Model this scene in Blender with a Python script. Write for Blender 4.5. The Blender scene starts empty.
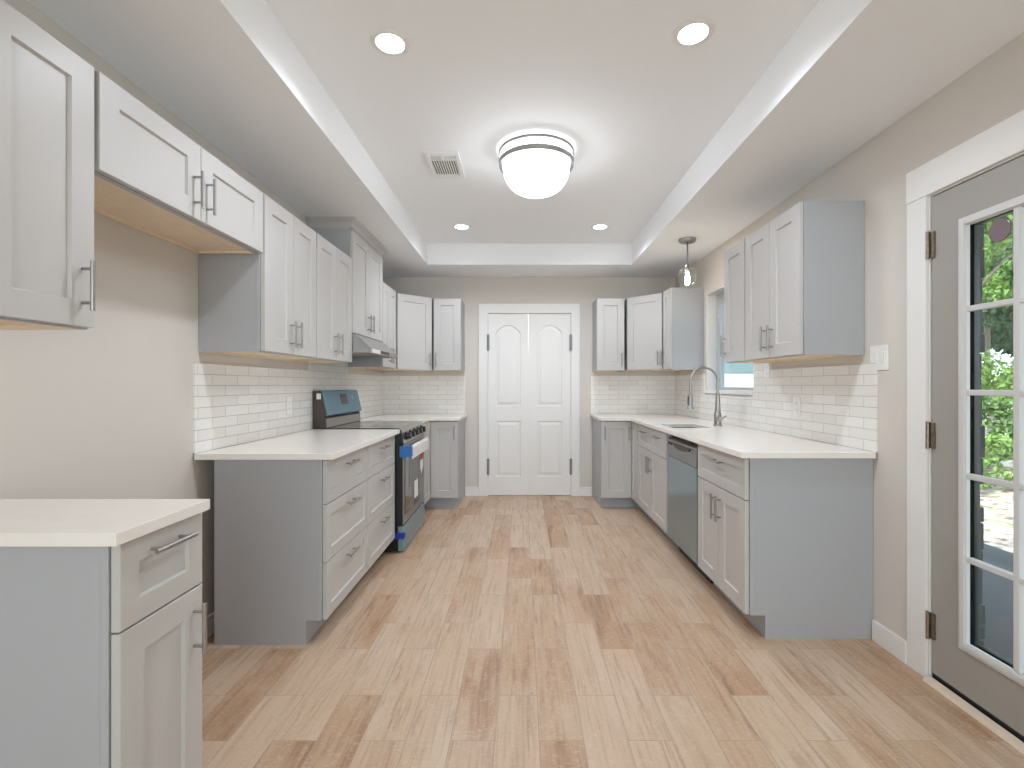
import bpy, bmesh, math, random
from mathutils import Vector, Matrix
random.seed(7)
PI = math.pi
S = bpy.context.scene
COL = S.collection

# ------------------------------------------------------------------ camera, sky, sun, exposure
HC = 1.235                                     # eye height
cam_d = bpy.data.cameras.new('camera'); cam = bpy.data.objects.new('camera', cam_d); COL.objects.link(cam)
cam.location = (0, 0, HC); cam.rotation_euler = (PI/2, 0, 0)
cam_d.sensor_width = 36; cam_d.lens = 480/1024*36
cam_d.shift_x = -10/1024; cam_d.shift_y = 1/1024; cam_d.clip_start = .02
S.camera = cam
S.view_settings.view_transform = 'Standard'; S.view_settings.look = 'None'
S.view_settings.exposure = 0.48; S.view_settings.gamma = 1; S.view_settings.use_curve_mapping = False
S.cycles.use_denoising = True
S.cycles.max_bounces = 10; S.cycles.diffuse_bounces = 6; S.cycles.transparent_max_bounces = 16
S.cycles.sample_clamp_indirect = 6
W = bpy.data.worlds.new('sky'); S.world = W; W.use_nodes = True
bg = W.node_tree.nodes['Background']; bg.inputs[0].default_value = (.74, .86, 1, 1); bg.inputs[1].default_value = 2.6
sun_d = bpy.data.lights.new('sun', 'SUN'); sun_d.energy = 3.6; sun_d.angle = .01; sun_d.color = (1, .95, .86)
sun = bpy.data.objects.new('sun', sun_d); COL.objects.link(sun); sun.location = (-4, -3, 9)
sun.rotation_euler = Vector((.5, .35, -.8)).to_track_quat('-Z', 'Y').to_euler()
# area lamp added behind an assumed near window, standing in for outdoor light
day_d = bpy.data.lights.new('near_window_fill', 'AREA'); day_d.shape = 'RECTANGLE'; day_d.size = 2.6; day_d.size_y = 1.9
day_d.energy = 52; day_d.color = (.93, .97, 1)
day = bpy.data.objects.new('near_window_fill', day_d); COL.objects.link(day); day.location = (.075, -3.34, 1.22); day.rotation_euler = (PI/2, 0, 0)
LENS_E = 14.0      # recessed light lenses
SPOT_E = 25.0      # lamp inside each recessed light
DOME_E = 9.0      # glass bowl of the ceiling light

# ------------------------------------------------------------------ helpers
def srgb(r, g, b):
    def f(c):
        c /= 255
        return c/12.92 if c <= .04045 else ((c+.055)/1.055)**2.4
    return (f(r), f(g), f(b), 1)

def mat(name, col, rough=.5, metal=0, bump=0, bscale=40, var=0, vscale=6, coat=0, spec=.5, stretch=None):
    m = bpy.data.materials.new(name); m.use_nodes = True
    nt = m.node_tree; p = nt.nodes['Principled BSDF']
    p.inputs['Base Color'].default_value = col; p.inputs['Roughness'].default_value = rough
    p.inputs['Metallic'].default_value = metal; p.inputs['Coat Weight'].default_value = coat
    p.inputs['Specular IOR Level'].default_value = spec
    if bump or var:
        tc = nt.nodes.new('ShaderNodeTexCoord'); src = tc.outputs['Object']
        if stretch:
            mp = nt.nodes.new('ShaderNodeMapping'); mp.inputs['Scale'].default_value = stretch
            nt.links.new(src, mp.inputs[0]); src = mp.outputs[0]
    if var:
        n = nt.nodes.new('ShaderNodeTexNoise'); n.inputs['Scale'].default_value = vscale; n.inputs['Detail'].default_value = 4
        nt.links.new(src, n.inputs['Vector'])
        mx = nt.nodes.new('ShaderNodeMix'); mx.data_type = 'RGBA'
        mx.inputs[6].default_value = tuple(c*(1-var) for c in col[:3])+(1,)
        mx.inputs[7].default_value = tuple(min(1, c*(1+var)) for c in col[:3])+(1,)
        nt.links.new(n.outputs[0], mx.inputs[0]); nt.links.new(mx.outputs[2], p.inputs['Base Color'])
    if bump:
        n = nt.nodes.new('ShaderNodeTexNoise'); n.inputs['Scale'].default_value = bscale; n.inputs['Detail'].default_value = 3
        nt.links.new(src, n.inputs['Vector'])
        b = nt.nodes.new('ShaderNodeBump'); b.inputs['Strength'].default_value = bump; b.inputs['Distance'].default_value = .002
        nt.links.new(n.outputs[0], b.inputs['Height']); nt.links.new(b.outputs[0], p.inputs['Normal'])
    return m

def emit(name, col, strength):
    m = bpy.data.materials.new(name); m.use_nodes = True; nt = m.node_tree
    p = nt.nodes['Principled BSDF']; p.inputs['Base Color'].default_value = (.8, .8, .8, 1)
    p.inputs['Emission Color'].default_value = col; p.inputs['Emission Strength'].default_value = strength
    return m

def glass(name, tint=(1, 1, 1, 1), refl=.06, rough=0.0):
    m = bpy.data.materials.new(name); m.use_nodes = True; nt = m.node_tree
    for n in list(nt.nodes): nt.nodes.remove(n)
    o = nt.nodes.new('ShaderNodeOutputMaterial'); t = nt.nodes.new('ShaderNodeBsdfTransparent'); t.inputs[0].default_value = tint
    g = nt.nodes.new('ShaderNodeBsdfGlossy'); g.inputs['Roughness'].default_value = rough
    lw = nt.nodes.new('ShaderNodeLayerWeight'); lw.inputs[0].default_value = .25
    mr = nt.nodes.new('ShaderNodeMapRange'); mr.inputs[3].default_value = refl; mr.inputs[4].default_value = .75
    pw = nt.nodes.new('ShaderNodeMath'); pw.operation = 'POWER'; pw.inputs[1].default_value = 2
    mx = nt.nodes.new('ShaderNodeMixShader')
    nt.links.new(lw.outputs['Facing'], pw.inputs[0]); nt.links.new(pw.outputs[0], mr.inputs[0])
    nt.links.new(mr.outputs[0], mx.inputs[0]); nt.links.new(t.outputs[0], mx.inputs[1]); nt.links.new(g.outputs[0], mx.inputs[2])
    nt.links.new(mx.outputs[0], o.inputs[0])
    return m

def BM(): return bmesh.new()

def box(bm, x0, x1, y0, y1, z0, z1):
    v = [bm.verts.new(p) for p in ((x0,y0,z0),(x1,y0,z0),(x1,y1,z0),(x0,y1,z0),(x0,y0,z1),(x1,y0,z1),(x1,y1,z1),(x0,y1,z1))]
    for f in ((3,2,1,0),(4,5,6,7),(0,1,5,4),(1,2,6,5),(2,3,7,6),(3,0,4,7)): bm.faces.new([v[i] for i in f])
    return bm

def prism(bm, poly, a0, a1, axis='z'):
    """poly is a 2-D outline; axis z: (x,y), axis x: (y,z), axis y: (x,z)"""
    def P(u, w, a):
        return {'z': (u, w, a), 'x': (a, u, w), 'y': (u, a, w)}[axis]
    A = [bm.verts.new(P(u, w, a0)) for u, w in poly]; B = [bm.verts.new(P(u, w, a1)) for u, w in poly]
    bm.faces.new(A); bm.faces.new(B[::-1]); n = len(poly)
    for i in range(n): bm.faces.new((A[i], B[i], B[(i+1) % n], A[(i+1) % n]))
    return bm

def tube(bm, pts, r, seg=12, cap=True):
    pts = [Vector(p) for p in pts]; n = len(pts)
    rr = r if isinstance(r, (list, tuple)) else [r]*n
    up = None; rings = []
    for i, p in enumerate(pts):
        t = (pts[min(i+1, n-1)] - pts[max(i-1, 0)]).normalized()
        if up is None:
            up = Vector((0, 0, 1)) if abs(t.z) < .9 else Vector((1, 0, 0))
        u = (up - t*up.dot(t)).normalized(); w = t.cross(u); up = u
        rings.append([bm.verts.new(p + (u*math.cos(2*PI*k/seg) + w*math.sin(2*PI*k/seg))*rr[i]) for k in range(seg)])
    for a, b in zip(rings, rings[1:]):
        for k in range(seg): bm.faces.new((a[k], a[(k+1) % seg], b[(k+1) % seg], b[k]))
    if cap: bm.faces.new(rings[0][::-1]); bm.faces.new(rings[-1])
    return bm

def lathe(bm, prof, c=(0, 0, 0), seg=40, closed=False):
    rings = []
    for r, z in prof:
        if r < 1e-6: rings.append([bm.verts.new((c[0], c[1], c[2]+z))])
        else: rings.append([bm.verts.new((c[0]+r*math.cos(2*PI*k/seg), c[1]+r*math.sin(2*PI*k/seg), c[2]+z)) for k in range(seg)])
    pairs = list(zip(rings, rings[1:]))
    if closed: pairs.append((rings[-1], rings[0]))
    for a, b in pairs:
        for k in range(seg):
            k2 = (k+1) % seg
            if len(a) == 1: bm.faces.new((a[0], b[k2], b[k]))
            elif len(b) == 1: bm.faces.new((a[k], a[k2], b[0]))
            else: bm.faces.new((a[k], a[k2], b[k2], b[k]))
    return bm

def shaker(bm, x0, x1, z0, z1, y0, t=.02, fw=.07, rec=.009):
    """five-piece front standing on plane y0, its face towards +y"""
    e = .0015; y1 = y0+t
    def rect(i, y): return [bm.verts.new(p) for p in ((x0+i, y, z0+i), (x1-i, y, z0+i), (x1-i, y, z1-i), (x0+i, y, z1-i))]
    L = [rect(0, y0), rect(0, y1-e), rect(e, y1), rect(fw, y1), rect(fw+.004, y1-rec)]
    bm.faces.new(L[0])
    for a, b in zip(L, L[1:]):
        for k in range(4): bm.faces.new((a[k], b[k], b[(k+1) % 4], a[(k+1) % 4]))
    bm.faces.new(L[-1][::-1])
    return bm

def obj(name, bm, m, parent=None, bevel=0, smooth=False, kind=None, label=None):
    bmesh.ops.recalc_face_normals(bm, faces=bm.faces)
    me = bpy.data.meshes.new(name); bm.to_mesh(me); bm.free()
    o = bpy.data.objects.new(name, me); COL.objects.link(o)
    if m: me.materials.append(m)
    if smooth:
        for p in me.polygons: p.use_smooth = True
    if bevel:
        b = o.modifiers.new('edge', 'BEVEL'); b.width = bevel; b.segments = 2; b.limit_method = 'ANGLE'; b.angle_limit = .6
    if parent: o.parent = parent
    if kind: o['kind'] = kind
    if label: o['label'] = label
    return o

def smooth_by_angle(o, deg=40):
    me = o.data
    bm = bmesh.new(); bm.from_mesh(me)
    for f in bm.faces: f.smooth = True
    for e in bm.edges:
        if len(e.link_faces) == 2 and e.calc_face_angle(0) > math.radians(deg): e.smooth = False
    bm.to_mesh(me); bm.free()

def tag(o, label, cat, group=None, kind=None):
    o['label'] = label; o['category'] = cat
    if group: o['group'] = group
    if kind: o['kind'] = kind
    return o

def thing(name, label, cat, loc=(0, 0, 0), rot=0, group=None, kind=None):
    o = bpy.data.objects.new(name, None); COL.objects.link(o); o.empty_display_size = .1
    o.location = loc; o.rotation_euler = (0, 0, rot)
    return tag(o, label, cat, group, kind)

def struct(name, bm, m, label=None, cat=None, bevel=0, parent=None):
    o = obj(name, bm, m, parent, bevel)
    if parent is None:
        o['kind'] = 'structure'
        if label: o['label'] = label; o['category'] = cat
    return o

def copy_tree(root, loc, label):
    r = root.copy(); COL.objects.link(r); r.location = loc; r['label'] = label
    for c in list(root.children):
        d = c.copy(); COL.objects.link(d); d.parent = r
        for g in c.children:
            h = g.copy(); COL.objects.link(h); h.parent = d
    return r

# ------------------------------------------------------------------ materials
def wall_material():
    m = mat('beige_wall_paint', srgb(213, 206, 198), .75, bump=.08, bscale=220, spec=.25)
    return m
M_wall = wall_material()
M_ceil = mat('white_ceiling_paint', srgb(244, 245, 246), .85, bump=.05, bscale=200, spec=.2)
M_trim = mat('white_trim_paint', srgb(232, 230, 227), .4, bump=.02, bscale=120)
M_side = mat('shaded_grey_cabinet_side', srgb(174, 175, 178), .42, bump=.015, bscale=160, spec=.4)  # cabinet grey darkened and cooled for side shade, partly a laminate tone
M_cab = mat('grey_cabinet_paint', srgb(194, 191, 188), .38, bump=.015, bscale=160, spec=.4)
M_maple = mat('raw_maple_veneer', srgb(234, 214, 188), .6, var=.12, vscale=10, stretch=(1, 8, 8))
M_steel = mat('brushed_nickel', (.40, .385, .365, 1), .36, 1, bump=.03, bscale=300, stretch=(1, 1, .05))
M_stain = mat('stainless_steel', (.47, .46, .445, 1), .3, 1, bump=.02, bscale=240, stretch=(.05, 1, 1))
M_dull = mat('satin_steel', (.38, .37, .355, 1), .42, 1)
M_black = mat('black_enamel', (.012, .012, .013, 1), .3)
M_blackgl = mat('black_glass', (.02, .018, .017, 1), .06, spec=.6, coat=.5)
M_blue = mat('blue_protective_film', srgb(94, 134, 152), .28, var=.06, vscale=9, spec=.6)
M_dwfilm = mat('pale_blue_protective_film', srgb(134, 150, 156), .16, .5, var=.05, vscale=5, spec=.6)
M_tape = mat('blue_masking_tape', srgb(44, 104, 170), .6, var=.1, vscale=40)
M_white = mat('white_plastic', srgb(236, 235, 232), .35)
M_paper = mat('white_paper_label', srgb(235, 232, 226), .7)
M_red = mat('red_sticker_ink', srgb(190, 70, 66), .6)
M_hinge = mat('dull_hinge_metal', (.30, .295, .29, 1), .5, .6)
M_dark = mat('dark_void_shade', (.03, .03, .03, 1), .8)  # near-black that stands for the shade inside openings
M_brown = mat('brown_brushed_side', srgb(72, 62, 54), .45)
M_doorgrey = mat('warm_grey_door_paint', srgb(160, 155, 148), .42, bump=.02, bscale=150)
M_pane = glass('window_glass', (.93, .97, .97, 1), .05)
M_clear = glass('clear_lamp_glass', (.97, .97, .96, 1), .16)
M_lens = emit('light_lens', (.91, .98, 1.08, 1), LENS_E)
M_dome = emit('white_glass_bowl', (.91, .98, 1.08, 1), DOME_E)
M_drum = emit('lit_white_drum', (.93, .98, 1.05, 1), 3.5)
M_bulb = emit('bulb_glow', (1, .86, .66, 1), 60)
M_quartz = mat('white_quartz', srgb(238, 232, 225), .22, var=.035, vscale=14, spec=.5)
M_purple = mat('mauve_disc', srgb(120, 100, 104), .25, spec=.6)

def floor_material():
    m = bpy.data.materials.new('wood_look_plank_tile'); m.use_nodes = True; nt = m.node_tree; N = nt.nodes; L = nt.links
    p = N['Principled BSDF']
    g = N.new('ShaderNodeNewGeometry'); sp = N.new('ShaderNodeSeparateXYZ'); L.new(g.outputs['Position'], sp.inputs[0])
    ax = N.new('ShaderNodeMath'); ax.operation = 'ADD'; ax.inputs[1].default_value = .1545*20-.0594
    ay = N.new('ShaderNodeMath'); ay.operation = 'ADD'; ay.inputs[1].default_value = .58*20-.17
    L.new(sp.outputs[0], ax.inputs[0]); L.new(sp.outputs[1], ay.inputs[0])
    cb = N.new('ShaderNodeCombineXYZ'); L.new(ay.outputs[0], cb.inputs[0]); L.new(ax.outputs[0], cb.inputs[1])
    br = N.new('ShaderNodeTexBrick'); br.offset = .42; br.offset_frequency = 2; br.squash = 1
    br.inputs['Color1'].default_value = (0, 0, 0, 1); br.inputs['Color2'].default_value = (1, 1, 1, 1); br.inputs['Mortar'].default_value = (.5, .5, .5, 1)
    br.inputs['Scale'].default_value = 1; br.inputs['Mortar Size'].default_value = .0016; br.inputs['Mortar Smooth'].default_value = .2
    br.inputs['Brick Width'].default_value = .58; br.inputs['Row Height'].default_value = .1545
    L.new(cb.outputs[0], br.inputs['Vector'])
    rnd = br.outputs['Color']
    # grain: noise stretched along the plank, shifted per plank
    mul = N.new('ShaderNodeMath'); mul.operation = 'MULTIPLY'; mul.inputs[1].default_value = 37; L.new(rnd, mul.inputs[0])
    def noise(sx, sy, scale, det, rough=.6, dist=0.0):
        c = N.new('ShaderNodeCombineXYZ')
        a = N.new('ShaderNodeMath'); a.operation = 'MULTIPLY'; a.inputs[1].default_value = sx; L.new(sp.outputs[0], a.inputs[0])
        b = N.new('ShaderNodeMath'); b.operation = 'MULTIPLY'; b.inputs[1].default_value = sy; L.new(sp.outputs[1], b.inputs[0])
        L.new(a.outputs[0], c.inputs[0]); L.new(b.outputs[0], c.inputs[1])
        n = N.new('ShaderNodeTexNoise'); n.noise_dimensions = '4D'; n.inputs['Scale'].default_value = scale; n.inputs['Detail'].default_value = det
        n.inputs['Roughness'].default_value = rough; n.inputs['Distortion'].default_value = dist
        L.new(c.outputs[0], n.inputs['Vector']); L.new(mul.outputs[0], n.inputs['W'])
        return n.outputs[0]
    g1 = noise(1, .12, 16, 6, .62, .6); g2 = noise(1, .05, 60, 3); g3 = noise(1, .5, 5, 3); g4 = noise(.7, 1.5, 70, 3); g5 = noise(1, .07, 34, 4, .6, 1.2)
    def mix(f, a, b, typ='MIX'):
        x = N.new('ShaderNodeMix'); x.data_type = 'RGBA'; x.blend_type = typ
        for s, v in ((x.inputs[0], f), (x.inputs[6], a), (x.inputs[7], b)):
            if hasattr(v, 'links'): L.new(v, s)
            else: s.default_value = v
        return x.outputs[2]
    def ramp(v, lo, hi, a=0.0, b=1.0):
        r = N.new('ShaderNodeMapRange'); r.inputs[1].default_value = lo; r.inputs[2].default_value = hi
        r.inputs[3].default_value = a; r.inputs[4].default_value = b; L.new(v, r.inputs[0]); return r.outputs[0]
    base = mix(ramp(rnd, .1, .55), srgb(*FL[0]), srgb(*FL[1]))
    c = mix(ramp(g3, .45, .7, 0, .6), base, srgb(*FL[2]))
    dk = ramp(rnd, .0, .42, .85, .28)                     # some planks carry far more heartwood streaks
    st = N.new('ShaderNodeMath'); st.operation = 'MULTIPLY'; L.new(ramp(g1, .52, .66), st.inputs[0]); L.new(dk, st.inputs[1])
    c = mix(st.outputs[0], c, srgb(*FL[3]))
    c = mix(ramp(g5, .56, .66, 0, .32), c, srgb(126, 92, 70))
    c = mix(ramp(g2, .5, .72, 0, .4), c, srgb(*FL[3]))
    c = mix(ramp(g4, .52, .72, 0, .4), c, srgb(*FL[4]))
    c = mix(br.outputs['Fac'], c, srgb(170, 152, 138))
    L.new(c, p.inputs['Base Color'])
    p.inputs['Roughness'].default_value = .42; p.inputs['Specular IOR Level'].default_value = .4
    b = N.new('ShaderNodeBump'); b.invert = True; b.inputs['Strength'].default_value = .5; b.inputs['Distance'].default_value = .002
    L.new(br.outputs['Fac'], b.inputs['Height']); L.new(b.outputs[0], p.inputs['Normal'])
    return m
FL = [(186, 151, 121), (203, 176, 150), (212, 192, 172), (146, 108, 80), (218, 202, 184)]
M_floor = floor_material()

def tile_material(name, ax, shift):
    m = bpy.data.materials.new(name); m.use_nodes = True; nt = m.node_tree; N = nt.nodes; L = nt.links
    p = N['Principled BSDF']
    g = N.new('ShaderNodeNewGeometry'); sp = N.new('ShaderNodeSeparateXYZ'); L.new(g.outputs['Position'], sp.inputs[0])
    a = N.new('ShaderNodeMath'); a.operation = 'ADD'; a.inputs[1].default_value = 10*.212+shift; L.new(sp.outputs[ax], a.inputs[0])
    z = N.new('ShaderNodeMath'); z.operation = 'ADD'; z.inputs[1].default_value = -.912+.0535*10; L.new(sp.outputs[2], z.inputs[0])
    cb = N.new('ShaderNodeCombineXYZ'); L.new(a.outputs[0], cb.inputs[0]); L.new(z.outputs[0], cb.inputs[1])
    br = N.new('ShaderNodeTexBrick'); br.offset = .5
    br.inputs['Color1'].default_value = srgb(233, 230, 225); br.inputs['Color2'].default_value = srgb(240, 238, 234)
    br.inputs['Mortar'].default_value = srgb(196, 190, 184)
    br.inputs['Scale'].default_value = 1; br.inputs['Mortar Size'].default_value = .0016; br.inputs['Mortar Smooth'].default_value = .1
    br.inputs['Brick Width'].default_value = .212; br.inputs['Row Height'].default_value = .0535
    L.new(cb.outputs[0], br.inputs['Vector']); L.new(br.outputs['Color'], p.inputs['Base Color'])
    p.inputs['Roughness'].default_value = .16
    b = N.new('ShaderNodeBump'); b.invert = True; b.inputs['Strength'].default_value = .6; b.inputs['Distance'].default_value = .002
    n = N.new('ShaderNodeTexNoise'); n.inputs['Scale'].default_value = 14
    b2 = N.new('ShaderNodeBump'); b2.inputs['Strength'].default_value = .12; b2.inputs['Distance'].default_value = .004
    L.new(n.outputs[0], b2.inputs['Height']); L.new(b2.outputs[0], b.inputs['Normal'])
    L.new(br.outputs['Fac'], b.inputs['Height']); L.new(b.outputs[0], p.inputs['Normal'])
    return m
M_tile_y = tile_material('white_subway_tile_side', 1, .05)
M_tile_x = tile_material('white_subway_tile_end', 0, .09)

# ------------------------------------------------------------------ room shell
XL, XR, YB, YN = -1.55, 1.709, 5.345, -3.2
ZC, ZT = 2.439, 2.65
TX0, TX1, TY0, TY1 = -.945, 1.095, -.9, 4.8
DY0, DY1, DZ = 1.085, 2.018, 2.03           # exterior door opening in the right wall
WY0, WY1, WZ0, WZ1 = 3.535, 4.445, 1.18, 2.08  # sink window opening
BX0, BX1, BZ = -.383, .549, 2.037           # double door opening in the back wall

struct('floor', box(BM(), XL-.12, XR+.14, YN-.12, YB+.13, -.1, 0), M_floor, 'wood-look plank tile floor running the length of the kitchen', 'floor')
b = BM()
box(b, XL-.12, TX0, YN-.12, YB+.13, ZC, 2.78); box(b, TX1, XR+.14, YN-.12, YB+.13, ZC, 2.78)
box(b, TX0, TX1, TY1, YB+.13, ZC, 2.78); box(b, TX0, TX1, YN-.12, TY0, ZC, 2.78); box(b, TX0, TX1, TY0, TY1, ZT, 2.78)
struct('ceiling', b, M_ceil, 'white tray ceiling with a recessed centre', 'ceiling')
struct('wall_left', box(BM(), XL-.12, XL, YN-.12, YB+.13, 0, ZC), M_wall, 'beige wall behind the fridge gap and left cabinets', 'wall')
b = BM()
R1 = XR+.14
box(b, XR, R1, YN-.12, DY0, 0, ZC); box(b, XR, R1, DY0, DY1, DZ, ZC); box(b, XR, R1, DY1, WY0, 0, ZC)
box(b, XR, R1, WY0, WY1, 0, WZ0); box(b, XR, R1, WY0, WY1, WZ1, ZC); box(b, XR, R1, WY1, YB+.13, 0, ZC)
struct('wall_right', b, M_wall, 'beige wall with the glazed door and sink window', 'wall')
b = BM()
box(b, XL, BX0, YB, YB+.13, 0, ZC); box(b, BX1, XR, YB, YB+.13, 0, ZC); box(b, BX0, BX1, YB, YB+.13, BZ, ZC)
struct('wall_back', b, M_wall, 'beige end wall around the white double door', 'wall')
b = BM()   # unseen wall behind the camera; its wide window is added to let light in
NX0, NX1, NZ0, NZ1 = -1.25, 1.4, .25, 2.2
box(b, XL, NX0, YN-.12, YN, 0, ZC); box(b, NX1, XR, YN-.12, YN, 0, ZC)
box(b, NX0, NX1, YN-.12, YN, 0, NZ0); box(b, NX0, NX1, YN-.12, YN, NZ1, ZC)
struct('wall_near', b, M_wall, 'beige wall at the near end with an added, unseen window', 'wall')
w2 = thing('window_2', 'unseen wide white framed window added at the near end for light', 'window', (0, YN-.06, NZ0), kind='structure')
b = BM(); h = NZ1-NZ0
for x in (NX0, (NX0+NX1)/2-.03, NX1-.06): box(b, x, x+.06, -.03, .03, 0, h)
box(b, NX0, NX1, -.03, .03, 0, .06); box(b, NX0, NX1, -.03, .03, h-.06, h)
obj('frame', b, M_trim, w2); obj('pane', box(BM(), NX0+.03, NX1-.03, -.003, .003, .03, h-.03), M_pane, w2)
b = BM(); box(b, XL-.4, XR+.3, YN-1.5, YN-.12, 2.5, 2.62)
struct('sun_block_eave', b, M_trim)  # unseen eave added to keep the sun out of the near window

# lit closet behind the double door
b = BM()
box(b, -.95, -.9, YB+.13, 6.4, -.1, 2.5); box(b, 1.05, 1.1, YB+.13, 6.4, -.1, 2.5); box(b, -.95, 1.1, 6.4, 6.45, -.1, 2.5)
box(b, -.95, 1.1, YB+.13, 6.45, 2.5, 2.55); box(b, -.95, 1.1, YB+.13, 6.45, -.1, 0)
struct('wall_closet', b, M_trim)
ld = bpy.data.lights.new('closet_lamp', 'POINT'); ld.energy = 14; ld.shadow_soft_size = .1
lo = bpy.data.objects.new('closet_lamp', ld); COL.objects.link(lo); lo.location = (.08, 5.95, 2.2)

# backsplashes: glossy white running bond tile
b = BM()
box(b, XL, XL+.009, 2.262, 3.49, .912, 1.343); box(b, XL, XL+.009, 3.49, 4.25, .90, 1.48); box(b, XL, XL+.009, 4.25, YB, .912, 1.343)
tag(obj('backsplash', b, M_tile_y), 'white subway tile backsplash behind the range on the left wall', 'backsplash', kind='structure')
tag(obj('backsplash', box(BM(), XL+.009, -.635, YB-.009, YB, .912, 1.343), M_tile_x), 'white subway tile backsplash left of the double door', 'backsplash', kind='structure')
b = BM()
box(b, XR-.009, XR, 2.305, 3.28, .912, 1.343); box(b, XR-.009, XR, 3.28, WY0-.01, .912, 1.388)
box(b, XR-.009, XR, WY0-.01, WY1+.02, .912, WZ0-.03); box(b, XR-.009, XR, WY1+.02, YB, .912, 1.343)
tag(obj('backsplash', b, M_tile_y), 'white subway tile backsplash below the window on the right wall', 'backsplash', kind='structure')
tag(obj('backsplash', box(BM(), .765, XR-.009, YB-.009, YB, .912, 1.343), M_tile_x), 'white subway tile backsplash right of the double door', 'backsplash', kind='structure')

# baseboards
def baseboard(name, x0, x1, y0, y1):
    b = box(BM(), x0, x1, y0, y1, 0, .1)
    struct(name, b, M_trim, bevel=.004)
baseboard('baseboard_back', -.633, -.482, YB-.014, YB)
baseboard('baseboard_back.001', .643, .778, YB-.014, YB)
baseboard('baseboard_right', XR-.016, XR, DY1+.1005, 2.326)
baseboard('baseboard_right.001', XR-.016, XR, YN, DY0-.1005)
baseboard('baseboard_left', XL, XL+.016, 1.38, 4.2)

# ------------------------------------------------------------------ double door in the back wall
b = BM(); yc = YB-.018
box(b, -.481, BX0+.004, yc, YB, 0, BZ); box(b, BX1-.004, .642, yc, YB, 0, BZ); box(b, -.481, .642, yc, YB, BZ-.004, 2.138)
struct('trim_1', b, M_trim, 'white casing around the double door', 'door casing', bevel=.003)
b = BM()
box(b, BX0, BX0+.004, YB, YB+.13, 0, BZ); box(b, BX1-.004, BX1, YB, YB+.13, 0, BZ); box(b, BX0, BX1, YB, YB+.13, BZ-.004, BZ)
struct('trim_1.001', b, M_trim)

def panel_door(name, x0, x1, parent, mirror):
    """leaf in the x-z plane, face at y=0, thickness behind it, with an arched and a square moulded panel"""
    z0, z1, t = .010, 2.027, .035
    bm = BM()
    outer = [(x0, z0), (x1, z0), (x1, z1), (x0, z1)]
    pw = .277; cx = (x0+x1)/2; a, c = cx-pw/2, cx+pw/2
    arch = [(a, 1.0), (c, 1.0)]
    n = 14; zs, za = 1.82, 1.905
    for i in range(n+1):
        th = i/n; x = c+(a-c)*th
        arch.append((x, zs+(za-zs)*math.sin(PI*th)**.8))
    sq = [(a, .215), (c, .215), (c, .835), (a, .835)]
    def loop(pts, y): return [bm.verts.new((x, y, z)) for x, z in pts]
    def edges(vs): return [bm.edges.new((vs[i], vs[(i+1) % len(vs)])) for i in range(len(vs))]
    def inset(pts, d):
        xs = [p[0] for p in pts]; zz = [p[1] for p in pts]
        mx, mz = (min(xs)+max(xs))/2, (min(zz)+max(zz))/2; w, h = (max(xs)-min(xs))/2, (max(zz)-min(zz))/2
        return [(mx+(x-mx)*(w-d)/w, mz+(z-mz)*(h-d)/h) for x, z in pts]
    o = loop(outer, 0); E = edges(o)
    ps = []
    for pts in (arch, sq):
        l0 = loop(pts, 0); E += edges(l0); ps.append((pts, l0))
    bmesh.ops.triangle_fill(bm, edges=E, use_beauty=True, normal=(0, -1, 0))
    for pts, l0 in ps:
        prev = l0; k = len(pts)
        for d, y in ((.008, .009), (.02, .009), (.045, .002)):
            cur = loop(inset(pts, d), y)
            for i in range(k): bm.faces.new((prev[i], prev[(i+1) % k], cur[(i+1) % k], cur[i]))
            prev = cur
        bm.faces.new(prev)
    back = loop(outer, t)
    for i in range(4): bm.faces.new((o[i], back[i], back[(i+1) % 4], o[(i+1) % 4]))
    bm.faces.new(back[::-1])
    return obj(name, bm, M_trim, parent)

for i, (x0, x1, nm) in enumerate(((BX0+.006, .0703, 'door_1'), (.0736, BX1-.006, 'door_3'))):
    d = thing(nm, ['left leaf', 'right leaf'][i]+' of the white arched-panel double door', 'door', (0, YB+.004, 0), kind='structure')
    lf = panel_door('leaf', x0, x1, d, i)
    hx = BX0+.006 if i == 0 else BX1-.006
    for zc in (1.705, .328):
        hb = BM(); box(hb, hx-.014, hx+.014, -.0255, -.001, zc-.085, zc+.085)
        tube(hb, [(hx, -.0265, zc-.092), (hx, -.0265, zc+.092)], .009)
        obj('hinge', hb, M_hinge, d)

# ------------------------------------------------------------------ cabinets
H_BASE, TOE = .882, .115

def handle(parent, kind, x, z, y, L=.14):
    """bar pull; kind v or h; (x,z) its middle on the front face y"""
    b = BM(); s = .03
    if kind == 'v':
        tube(b, [(x, y+s, z-L/2), (x, y+s, z+L/2)], .006)
        for dz in (-L*.34, L*.34): tube(b, [(x, y-.004, z+dz), (x, y+s, z+dz)], .0045, 8)
    else:
        tube(b, [(x-L/2, y+s, z), (x+L/2, y+s, z)], .006)
        for dx in (-L*.34, L*.34): tube(b, [(x+dx, y-.004, z), (x+dx, y+s, z)], .0045, 8)
    o = obj('handle', b, M_steel, parent); smooth_by_angle(o); o['label'] = 'brushed nickel bar handle'
    return o

def front(t, kind, x0, x1, z0, z1, y, hk=None, hx=None, hz=None, fw=None, L=.14):
    fw = fw or (.07 if kind == 'door' else .055)
    f = obj(kind, shaker(BM(), x0+.0015, x1-.0015, z0, z1, y+.0025, fw=fw), M_cab, t)
    if hk: handle(f, hk, hx, hz, y+.0225, L)
    return f

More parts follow.
